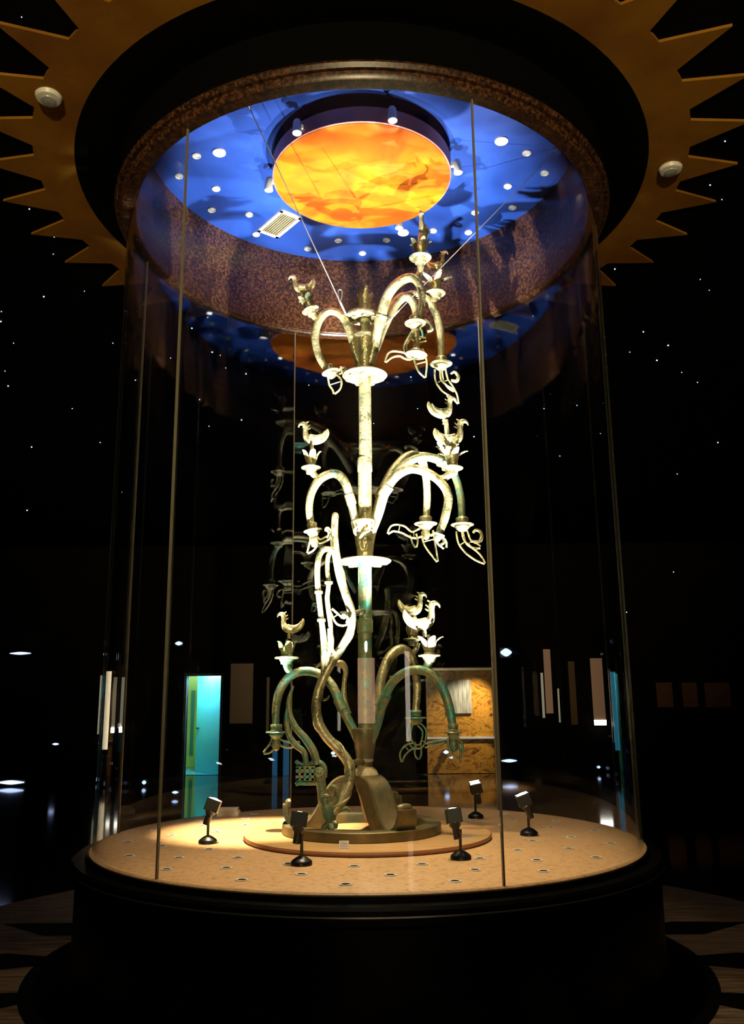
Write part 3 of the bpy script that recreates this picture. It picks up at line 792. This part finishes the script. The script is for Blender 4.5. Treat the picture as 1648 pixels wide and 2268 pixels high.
def bird(parent, px, py, y, hpx, face=-1, yaw=0., m=BRONZE, tilt=0.):
    """standing bird; (px, py) = underside of the body, hpx = height to the head top"""
    c = T(px, py, y); s = m_of(hpx, c) / .18
    body = MB()
    prof = [((.118, 0, .120), (.006, .003)), ((.112, 0, .088), (.020, .008)), ((.088, 0, .048), (.024, .014)), ((.052, 0, .026), (.024, .022)), ((.012, 0, .024), (.030, .030)),
            ((-.026, 0, .040), (.029, .028)), ((-.044, 0, .078), (.021, .021)), ((-.046, 0, .118), (.018, .017)), ((-.050, 0, .148), (.021, .018)),
            ((-.070, 0, .158), (.015, .013)), ((-.090, 0, .148), (.009, .008)), ((-.097, 0, .128), (.003, .003))]
    body.tube([(Vector(p), r) for p, r in prof], seg=12, n=4, hint=Vector((0, 1, 0)))
    legs = MB().lathe([(.016, -.045), (.012, -.03), (.017, -.02), (.010, .0), (.016, .02)], (0, 0, 0), seg=12)
    wing = []
    for sy in (-1, 1):
        wing.append(MB().tube([(Vector((-.018, sy * .027, .052)), (.020, .005)), (Vector((.03, sy * .032, .042)), (.020, .006)), (Vector((.075, sy * .03, .062)), (.012, .005)), (Vector((.10, sy * .03, .098)), (.003, .002))], seg=8, n=4, hint=Vector((0, 1, 0))))
    crest = MB()
    for p0, p1 in (((-.036, 0, .130), (-.010, 0, .150)), ((-.030, 0, .112), (-.006, 0, .124)), ((-.046, 0, .160), (-.022, 0, .176))):
        crest.tube([(Vector(p0), (.008, .005)), (Vector(p1), (.003, .002))], seg=6, n=2, hint=Vector((0, 1, 0)))
    eyes = MB()
    for sy in (-1, 1): eyes.ball((-.058, sy * .016, .150), .007, 8, 6)
    Mx = Matrix.Translation(c) @ Matrix.Rotation(yaw, 4, 'Z') @ Matrix.Rotation(tilt, 4, 'Y') @ Matrix.Diagonal((s * (1 if face < 0 else -1), s, s, 1))
    # one bird = one sub-part: body, wings, crest, eyes and perch cast in one piece
    full = MB()
    for mb in [body, legs, crest, eyes] + wing:
        b = len(full.v); full.v += mb.v; full.f += [tuple(b + i for i in f) for f in mb.f]; full.mi += [0] * len(mb.f)
    full.xform(Mx).build('bird', m, parent)
def leafblade(mb, rows, wid, hint, rim=.0075):
    """open-work leaf: thin web with a raised rim"""
    pts = [Vector(q[:3]) for q in smooth_path([tuple(p) for p in rows], 6)]; n = len(pts)
    ws = [q[0] for q in smooth_path([(w_,) for w_ in wid], 6)]
    for i in range(7, n - 6, 13): mb.sweep([pts[i] + (pts[i + 1] - pts[i - 1]).normalized().cross(hint) * (k * ws[i]) for k in (-1, 0, 1)], [.004] * 3, 6, hint)     # ties across the open slot
    for sx in (-1, 1):
        e = []
        for i in range(n):
            t = (pts[min(i + 1, n - 1)] - pts[max(i - 1, 0)]).normalized()
            nn = (hint - t * hint.dot(t)).normalized(); b = t.cross(nn)
            e.append(pts[i] + b * (sx * max(ws[i], .002)))
        mb.sweep(e, [rim] * n, 6, hint)
def fruit(parent, px, py, y, rpx, leafrows, curl=None, m=BRONZE, ax=(0, 0, 1), leaf_w=None, knob=True):
    """hanging bud: collars at (px, py) and leaves given in picture rows relative to it (dx, dy)"""
    c = T(px, py, y); r = m_of(rpx, c); ax = Vector(ax).normalized()
    mb = MB()
    mb.lathe([(r * .50, .055), (r * .58, .045), (r * .55, .03), (r * .48, .02), (r * .62, .014)], c, seg=20, axis=ax)
    disc_collar(mb, c, ax, r, .011)
    mb.lathe([(r * .3, -.05), (r * .5, -.035), (r * .66, -.018), (r * .6, -.006)], c, seg=20, axis=ax)
    mb.build('fruit_collar', m, parent)
    for rows, wid in leafrows:
        mb = MB(); hint = Vector((0.15, 1, 0)).normalized()
        leafblade(mb, [T(px + q[0], py + q[1], y + (q[2] if len(q) > 2 else 0)) for q in rows], [m_of(k, c) for k in wid], hint)
        mb.build('fruit_leaf', m, parent)
    if knob:
        mb = MB(); k = c - ax * .07
        mb.lathe([(.002, -.055), (.022, -.045), (.032, -.015), (.026, .02), (.018, .04)], k, seg=16, axis=ax); mb.build('fruit_bud', m, parent)
    if curl:
        mb = MB(); mb.tube([(T(px + q[0], py + q[1], y), m_of(q[2], c)) for q in curl], seg=8); mb.build('fruit_curl', m, parent)
def branch(rows, m=BRONZE, sleeves=(), label=None):
    mb = MB(); path = rp(rows); mb.tube(path, seg=12, n=8)
    b = mb.build('branch', m, tree)
    for i in sleeves:
        p0, r0 = path[i]; p1, r1 = path[i + 1]
        d_ = (p1 - p0).normalized()
        MB().tube([(p0 - d_ * .035, r0 * 1.16), (p0 + d_ * .045, r0 * 1.16)], seg=12, n=2).build('branch_sleeve', m, b)
    return b
def stem(b, rows, m=BRONZE):
    MB().tube(rp(rows), seg=10, n=6).build('flower_stem', m, b)

# ---- lower tier
b = branch([(800, 1662, 0, 8), (783, 1618, 0, 9.5), (755, 1562, .03, 10), (735, 1518, .06, 10), (705, 1492, .08, 10), (668, 1487, .08, 10), (638, 1502, .08, 10), (618, 1535, .08, 10), (611, 1575, .08, 9), (611, 1612, .08, 8)], BRONZE_GREEN, (2,))
stem(b, [(650, 1494, .08, 8), (638, 1482, .08, 8), (634, 1466, .08, 9)], BRONZE_GREEN)
flower(b, 635, 1457, .08, 27, 36, 24, m=BRONZE_GREEN)
bird(b, 640, 1402, .08, 48, -1, .15)
fruit(b, 612, 1622, .08, 24, [([(-4, 12), (-8, 28), (-18, 40), (-28, 46)], (5, 7, 6, 1)), ([(2, 18), (18, 26), (36, 28), (52, 22)], (5, 6, 5, 1))], m=BRONZE_GREEN)
b = branch([(815, 1665, .01, 8), (829, 1616, .04, 10), (836, 1555, .12, 11), (845, 1500, .2, 11), (862, 1457, .26, 11), (886, 1438, .3, 11), (906, 1446, .33, 10), (918, 1475, .35, 10), (924, 1525, .36, 9), (920, 1584, .36, 8)], BRONZE, (2,))
stem(b, [(910, 1452, .335, 8), (921, 1438, .34, 6), (924, 1424, .34, 7)])
flower(b, 915, 1416, .34, 22, 30, 17)
bird(b, 918, 1362, .34, 52, 1, -.2)
fruit(b, 920, 1590, .36, 25, [([(-10, 14), (-14, 40), (-4, 62), (14, 60), (20, 30), (8, 14)], (4, 4, 4, 4, 4, 4)), ([(2, 60), (-16, 66), (-28, 80), (-30, 98)], (5, 7, 6, 1)), ([(6, 55), (6, 80), (8, 92)], (6, 7, 1)), ([(20, 62), (45, 56), (72, 52)], (4, 4, 2))], m=BRONZE_GREEN, knob=False)
b = branch([(815, 1662, -.01, 8), (833, 1612, -.05, 10), (850, 1552, -.10, 10), (868, 1514, -.16, 10), (896, 1490, -.20, 10), (930, 1484, -.24, 10.5), (960, 1496, -.26, 10.5), (983, 1530, -.28, 10.5), (996, 1570, -.29, 10), (1003, 1610, -.30, 9)], BRONZE_GREEN, (2,))
stem(b, [(938, 1487, -.24, 9), (946, 1476, -.245, 9), (951, 1462, -.25, 11)], BRONZE_GREEN)
flower(b, 951, 1452, -.25, 25, 42, 32)
bird(b, 940, 1394, -.25, 66, 1, -.12)
fruit(b, 1004, 1622, -.30, 20, [([(-2, 12), (0, 30), (8, 48), (14, 62)], (9, 11, 9, 1)), ([(4, 14), (14, 26), (20, 44)], (5, 6, 1))], m=BRONZE_GREEN)

# ---- middle tier
b = branch([(800, 1188, 0, 8), (788, 1155, -.02, 9), (777, 1108, -.04, 9.5), (766, 1072, -.06, 10), (750, 1052, -.08, 10), (730, 1050, -.09, 9.5), (706, 1064, -.1, 10), (690, 1092, -.1, 9), (685, 1128, -.1, 8.5), (690, 1166, -.1, 8)], BRONZE, (2,))
stem(b, [(710, 1062, -.1, 8), (698, 1054, -.1, 7.5), (690, 1042, -.1, 9)])
flower(b, 689, 1036, -.1, 22, 38, 23)
bird(b, 690, 984, -.1, 54, -1, .1)
fruit(b, 693, 1175, -.1, 21, [([(0, 12), (2, 26), (-4, 40), (-12, 50)], (6, 9, 7, 1)), ([(4, 14), (16, 24), (34, 16)], (4, 4, 4)), ([(34, 18), (38, 6), (32, -4), (29, 2)], (3, 3, 3, 2))], ax=(-.15, 0, 1))
b = branch([(818, 1190, 0, 8), (832, 1145, .03, 10), (846, 1095, .07, 11.5), (868, 1048, .14, 11.5), (896, 1016, .2, 11), (920, 1008, .24, 10.5), (936, 1024, .27, 9.5), (944, 1060, .29, 8.5), (946, 1105, .30, 8), (944, 1150, .30, 8)], BRONZE, (2,))
stem(b, [(918, 1010, .24, 9), (950, 1012, .25, 10), (985, 1026, .26, 9), (995, 1034, .26, 9)])
flower(b, 990, 1028, .26, 24, 46, 28)
bird(b, 984, 926, .26, 54, 1, .2)
MB().tube(rp([(988, 1000, .26, 5), (990, 960, .26, 6), (988, 930, .26, 5)]), seg=8).build('bird_perch', BRONZE, b)
fruit(b, 943, 1160, .30, 26, [([(-8, 18), (-24, 24), (-36, 22), (-52, 12), (-72, 10), (-84, 22)], (9, 8, 6, 8, 7, 1)), ([(-28, 24), (-24, 40), (-22, 52)], (7, 6, 1)), ([(4, 16), (6, 34), (12, 52), (26, 84)], (12, 13, 10, 1))], curl=[(10, 26, 3), (24, 22, 3), (36, 30, 3), (40, 42, 3), (28, 48, 3)])
b = branch([(822, 1185, -.02, 8), (838, 1140, -.05, 10), (854, 1088, -.09, 10.5), (878, 1054, -.13, 10.5), (912, 1038, -.17, 10.5), (948, 1048, -.2, 10.5), (978, 1070, -.22, 10), (993, 1100, -.23, 10), (986, 1145, -.23, 9.5), (975, 1176, -.23, 8)], BRONZE, (2,))
stem(b, [(968, 1062, -.215, 9), (985, 1058, -.22, 8), (1002, 1045, -.22, 10)])
flower(b, 1002, 1037, -.22, 24, 40, 36)
bird(b, 1005, 986, -.22, 62, 1, -.15)
fruit(b, 972, 1184, -.23, 14, [([(0, 8), (8, 18), (14, 30)], (8, 9, 3))], knob=False, m=BRONZE_GREEN, ax=(.3, 0, 1))
b = branch([(824, 1180, .05, 8), (842, 1120, .08, 8), (872, 1052, .12, 9), (915, 1018, .17, 9), (960, 1014, .21, 9), (992, 1030, .24, 9), (1010, 1060, .26, 8.5), (1021, 1105, .27, 8.5), (1023, 1152, .27, 8)], BRONZE_GREEN)
fruit(b, 1024, 1162, .27, 26, [([(-8, 14), (-2, 38), (14, 56), (34, 72), (50, 86)], (6, 7, 9, 8, 1)), ([(6, 14), (14, 38), (28, 46), (40, 50)], (5, 6, 6, 2))], curl=[(20, 36, 3), (36, 38, 4), (43, 28, 4), (40, 16, 3.5), (30, 12, 3), (24, 18, 2.5)], knob=False)

# ---- upper tier
b = branch([(798, 812, 0, 7), (786, 780, -.01, 8), (777, 742, -.02, 9), (763, 708, -.03, 9), (745, 692, -.03, 8.5), (724, 692, -.03, 8.5), (706, 712, -.03, 9), (698, 746, -.03, 8.5), (706, 786, -.03, 8.5), (722, 818, -.03, 7)], BRONZE, ())
stem(b, [(710, 712, -.03, 7), (700, 706, -.03, 7), (691, 694, -.03, 8)])
flower(b, 688, 687, -.03, 20, 34, 21, ax=(-.35, 0, 1))
bird(b, 668, 648, -.03, 46, -1, .1, tilt=-.12)
fruit(b, 732, 824, -.03, 20, [([(2, 8), (10, 22), (12, 36), (8, 48)], (9, 14, 10, 1)), ([(6, 6), (22, -2), (34, -10)], (4, 5, 2)), ([(22, 0), (24, -12)], (3, 1))], ax=(-.3, 0, 1), knob=False)
b = branch([(818, 805, -.02, 8), (828, 770, -.05, 10), (842, 712, -.11, 11.5), (856, 660, -.17, 11.5), (880, 628, -.22, 11), (908, 615, -.25, 10), (926, 626, -.27, 9), (935, 655, -.28, 8), (932, 690, -.28, 7.5), (926, 708, -.28, 7)], BRONZE, (2,))
stem(b, [(920, 618, -.26, 8), (930, 603, -.265, 7), (932, 580, -.27, 9)])
flower(b, 931, 571, -.27, 25, 40, 26)
bird(b, 938, 522, -.27, 52, -1, 1.25)
MB().tube(rp([(934, 545, -.27, 9), (936, 525, -.27, 10), (940, 500, -.27, 7)]), seg=8).build('bird_perch', BRONZE, b)
fruit(b, 920, 716, -.28, 24, [([(4, 12), (-4, 28), (6, 36), (24, 36)], (5, 6, 7, 3)), ([(-2, 14), (-14, 34), (-22, 52), (-20, 66)], (3, 3, 3, 3)),
                              ([(4, 62), (-14, 74), (-34, 68), (-54, 70), (-66, 86)], (8, 7, 5, 7, 1)), ([(4, 60), (12, 84), (16, 104), (22, 120)], (12, 13, 9, 1))],
      curl=[(20, -8, 3), (34, 2, 4), (36, 14, 4), (26, 18, 3)])
mb = MB(); disc_collar(mb, T(922, 786, -.28), Vector((.1, 0, 1)).normalized(), m_of(25, T(922, 786, -.28))); disc_collar(mb, T(922, 778, -.28), Vector((.1, 0, 1)).normalized(), m_of(16, T(922, 778, -.28))); mb.build('fruit_collar', BRONZE, b)
mb = MB(); mb.tube(rp([(918, 722, -.28, 8), (921, 740, -.28, 7), (923, 760, -.28, 6), (922, 780, -.28, 9)]), seg=10); mb.build('fruit_bud', BRONZE, b)
b = branch([(820, 808, .01, 8), (834, 770, .04, 9), (850, 722, .09, 10), (868, 680, .14, 10), (890, 658, .18, 10), (908, 662, .2, 9), (919, 682, .21, 8.5), (922, 708, .21, 8)], BRONZE, ())
fruit(b, 923, 716, .21, 18, [([(2, 10), (6, 24), (10, 34)], (6, 7, 2))], knob=False, m=BRONZE_GREEN)
b = branch([(822, 806, .04, 7), (846, 738, .10, 8), (880, 672, .18, 9), (915, 652, .22, 9), (945, 664, .25, 9), (966, 694, .27, 9), (976, 740, .28, 8.5), (977, 790, .28, 7.5)], BRONZE, ())
stem(b, [(945, 664, .25, 8), (958, 668, .255, 8), (964, 656, .26, 8)])
flower(b, 964, 650, .26, 23, 40, 38, m=BRONZE)
bird(b, 972, 596, .26, 42, 1, -.5)
fruit(b, 977, 806, .28, 25, [([(-8, 12), (-6, 36), (8, 54), (26, 66), (38, 88)], (6, 6, 8, 8, 1)), ([(6, 12), (10, 34), (20, 50), (30, 60)], (4, 5, 5, 2))],
      curl=[(22, 36, 3), (34, 38, 4), (38, 28, 4), (30, 18, 3), (22, 22, 2.5)], knob=False)

# ------------------------------------------------------------------ dragon
drg = bpy.data.objects.new('dragon', None); COL.objects.link(drg); drg.parent = tree; drg.location = (0, 0, 0)
drg['label'] = 'rope-bodied bronze dragon hanging head down on one side of the trunk'
Y = -.24
body = [(743, 1136, Y, 5), (742, 1146, Y, 7.5), (741, 1185, Y, 8), (744, 1225, Y, 9), (752, 1270, Y, 9.5), (766, 1318, Y, 9), (780, 1358, Y, 8.5), (777, 1394, Y, 9), (758, 1432, Y, 9.5), (734, 1468, Y, 10),
        (712, 1512, Y, 10), (701, 1555, Y, 10.5), (704, 1595, Y, 11), (722, 1630, Y, 11), (750, 1660, Y, 11), (772, 1690, Y - .02, 11.5), (776, 1720, Y - .03, 12), (767, 1752, Y - .05, 12), (752, 1782, Y - .08, 12), (732, 1805, Y - .10, 10)]
mb = MB(); path = rp(body); mb.tube(path, seg=14, n=8); bd = mb.build('dragon_body', BRONZE, drg)
# twisted strand wound round the body
mb = MB(); rows = smooth_path([(*p, r) for p, r in path], 12); pts = []
for i, q in enumerate(rows):
    t = (Vector(rows[min(i + 1, len(rows) - 1)][:3]) - Vector(rows[max(i - 1, 0)][:3])).normalized()
    n1 = Vector((0, 1, 0)) - t * t.y; n1.normalize(); n2 = t.cross(n1); a = i * .16
    pts.append(Vector(q[:3]) + (n1 * math.cos(a) + n2 * math.sin(a)) * (q[3] * .86))
mb.sweep(pts, [(rows[i][3] * .34) for i in range(len(pts))], 6); mb.build('twist_strand', BRONZE, drg)
mb = MB(); mb.tube(rp([(782, 1360, Y, 6), (795, 1356, -.12, 7), (806, 1354, -.02, 8)]), seg=8); mb.tube(rp([(778, 1690, Y, 6), (792, 1688, -.12, 7), (806, 1688, -.02, 8)]), seg=8)
mb.build('trunk_bracket', BRONZE_DARK, drg)
YH = -.34
# neck, shoulder and foot
mb = MB(); mb.tube(rp([(702, 1700, YH, (13, 16)), (709, 1722, YH, (12, 14)), (713, 1750, YH, (11, 13)), (718, 1775, YH, (14, 13)), (728, 1798, YH, (17, 12)), (731, 1818, YH, (12, 9)), (728, 1836, YH, (8, 8))]), seg=14, hint=Vector((0, 1, 0)))
mb.build('dragon_neck', BRONZE_GREEN, drg)
mb = MB()
for q in ([(728, 1826, YH, 7), (718, 1832, YH - .03, 6), (714, 1842, YH - .04, 4)], [(730, 1826, YH, 7), (735, 1834, YH - .05, 6), (734, 1843, YH - .06, 4)], [(732, 1822, YH, 7), (743, 1824, YH - .02, 6), (744, 1836, YH - .03, 3)]):
    mb.tube(rp(q), seg=8)
mb.build('dragon_foot', BRONZE_GREEN, drg)
# head: snout with a grid of six square holes, lips, eye
hd = MB()
def pbox(mb, x0, x1, y0, y1, yy, dep):
    a, b_ = T(x0, y0, yy), T(x1, y1, yy); mb.box(((a.x + b_.x) / 2, yy, (a.z + b_.z) / 2), (abs(b_.x - a.x), dep, abs(a.z - b_.z)))
for x in (656, 667.5, 679, 690.5): pbox(hd, x, x + 5.5, 1699, 1728, YH - .012, .055)
for y in (1697, 1711, 1723): pbox(hd, 656, 698, y, y + 5.5, YH - .012, .055)
snout = hd.build('dragon_snout', BRONZE_GREEN, drg, smooth=False)
bk = MB(); pbox(bk, 658, 697, 1699, 1727, YH + .006, .02); bk.build('snout_back', BRONZE_GREEN, drg, smooth=False)
mb = MB(); mb.tube(rp([(656, 1684, YH, 4), (662, 1691, YH, 5), (680, 1694, YH, 5), (696, 1688, YH, 6), (710, 1690, YH, 6), (719, 1702, YH, 6), (720, 1722, YH, 5)]), seg=10)
mb.tube(rp([(655, 1738, YH, 4), (664, 1734, YH, 5), (684, 1735, YH, 5), (702, 1734, YH, 6), (712, 1745, YH, 6)]), seg=10)
mb.build('dragon_lip', BRONZE_GREEN, drg)
mb = MB(); e = T(708, 1711, YH - .055); mb.ball(e, m_of(7, e), 14, 10)
mb.lathe([(m_of(8, e), -.008), (m_of(11, e), 0), (m_of(9, e), .012)], e, seg=20, axis=(0, -1, 0)); mb.build('dragon_eye', BRONZE_GREEN, drg)
for q in ([(702, 1694, YH, 9), (694, 1664, YH, 9), (676, 1636, YH, 8.5), (654, 1610, YH, 7.5), (641, 1580, YH, 6.5), (640, 1550, YH, 5), (650, 1519, YH, 2)],
          [(678, 1692, YH - .04, 6), (673, 1666, YH - .04, 6.5), (655, 1650, YH - .04, 7), (640, 1628, YH - .04, 6.5), (634, 1596, YH - .04, 5.5), (636, 1566, YH - .04, 2)]):
    MB().tube(rp(q), seg=12, n=8).build('dragon_horn', BRONZE_GREEN, drg)
# crest scrolls behind the neck
mb = MB()
for q in ([(718, 1790, YH - .02, 4), (712, 1775, YH - .05, 4), (716, 1764, YH - .055, 4), (726, 1763, YH - .055, 4), (729, 1772, YH - .055, 3.5), (723, 1777, YH - .055, 3)],
          [(728, 1790, YH, 6), (740, 1778, YH, 6), (746, 1760, YH, 5.5), (743, 1745, YH, 5), (734, 1742, YH, 4), (732, 1750, YH, 3)],
          [(736, 1800, YH, 6), (752, 1794, YH, 6), (766, 1790, YH, 5), (778, 1798, YH, 2)]):
    mb.tube(rp(q), seg=8)
mb.build('dragon_crest', BRONZE_GREEN, drg)
# tail blades hanging beside the body
Yb = Y - .05
mb = MB(); mb.tube(rp([(740, 1222, Yb, 5), (728, 1216, Yb, 6), (714, 1220, Yb, 6.5), (705, 1238, Yb, 6.5), (703, 1275, Yb, 6.5), (706, 1318, Yb, 6.5), (711, 1362, Yb, 6), (716, 1405, Yb, 7), (719, 1445, Yb, 8), (714, 1492, Yb, 4)]), seg=12)
mb.build('dragon_blade', BRONZE, drg)
mb = MB(); mb.tube(rp([(736, 1218, Yb, 4), (727, 1232, Yb, 5), (725, 1262, Yb, 5), (728, 1292, Yb, 5), (725, 1325, Yb, 5.5), (729, 1360, Yb, 5.5), (733, 1395, Yb, 5), (731, 1430, Yb, 6), (722, 1475, Yb, 4)]), seg=12)
mb.build('dragon_blade', BRONZE, drg)
mb = MB()
for px, py in ((728, 1291), (712, 1374), (706, 1312)):
    c = T(px, py, Yb); mb.lathe([(.016, -.012), (.028, -.008), (.028, .008), (.016, .012)], c, seg=14)
mb.build('blade_knot', BRONZE, drg)
mb = MB(); leafblade(mb, [T(x, y, Yb) for x, y in ((733, 1350), (742, 1362), (752, 1374), (764, 1376), (770, 1368))], [m_of(k, T(740, 1360)) for k in (3, 6, 9, 8, 4)], Vector((0, 1, 0)))
mb.tube(rp([(768, 1380, Yb, 3), (770, 1368, Yb, 3), (760, 1362, Yb, 3), (757, 1370, Yb, 2.5)]), seg=8)
mb.tube(rp([(731, 1392, Yb, 6), (733, 1415, Yb, 7), (735, 1438, Yb, 5), (744, 1448, Yb, 3.5)]), seg=8); mb.build('dragon_wing', BRONZE, drg)
mb = MB(); mb.tube(rp([(698, 1480, Y, 2), (712, 1470, Y, 4), (730, 1468, Y, 5)]), seg=8)
mb.tube(rp([(742, 1470, .0, 6), (757, 1470, .02, 8), (766, 1486, .04, 6), (763, 1510, .05, 5), (762, 1540, .05, 6), (768, 1565, .05, 5), (777, 1580, .05, 2)]), seg=10)
mb.build('dragon_wing', BRONZE, drg)
mb = MB(); mb.tube(rp([(716, 1550, Y, 3), (724, 1548, Y - .02, 3), (729, 1541, Y - .03, 2)]), seg=6); mb.build('body_barb', BRONZE, drg)

# ------------------------------------------------------------------ steel stays
def stay(p0, p1, label):
    t = thing('stay_wire', label, 'wire', p0)
    d_ = (p1 - p0); n_ = d_.normalized()
    MB().tube([(p0, .0035), (p1, .0035)], seg=6, n=2).build('cable', STEEL, t)
    MB().tube([(p0, .005), (p0 + n_ * .04, .0065), (p0 + n_ * .14, .0065), (p0 + n_ * .17, .004)], seg=8, n=2).build('turnbuckle', WHITE, t)
    MB().tube([(p1 - n_ * .05, .008), (p1, .014)], seg=8, n=1).build('anchor', STEEL, t)
    return t
def wall_hit(px, py, r=1.695):
    rr = ray(px, py); best = None
    # first crossing with the drum wall above the lip
    a = rr.x ** 2 + rr.y ** 2; b_ = 2 * (CAM.x * rr.x + CAM.y * rr.y); c_ = CAM.x ** 2 + CAM.y ** 2 - r * r
    s_ = math.sqrt(b_ * b_ - 4 * a * c_)
    return CAM + rr * ((-b_ - s_) / (2 * a)), CAM + rr * ((-b_ + s_) / (2 * a))
h, _ = wall_hit(545, 257); h.z = max(h.z, ZL + .05)
stay(T(768, 700, -.04), h, 'thin steel stay wire from the tree top past the air grille to the canopy')
h2 = atz(1238, 327, 5.873)                       # where the wire meets the canopy's blue panel
st = stay(T(851, 721, .06), h2, 'thin steel stay wire from the tree top past the lit lamp to the canopy')
t_ = bpy.data.objects.get('stay_wire')
mb = MB(); mb.tube(rp([(754, 668, -.2, 1.2), (758, 652, -.2, 1.2), (756, 642, -.2, 1.2), (749, 644, -.2, 1.2), (750, 658, -.2, 1.2), (754, 670, -.2, 1.2)]), seg=6)
mb.build('wire_loop', STEEL, t_)
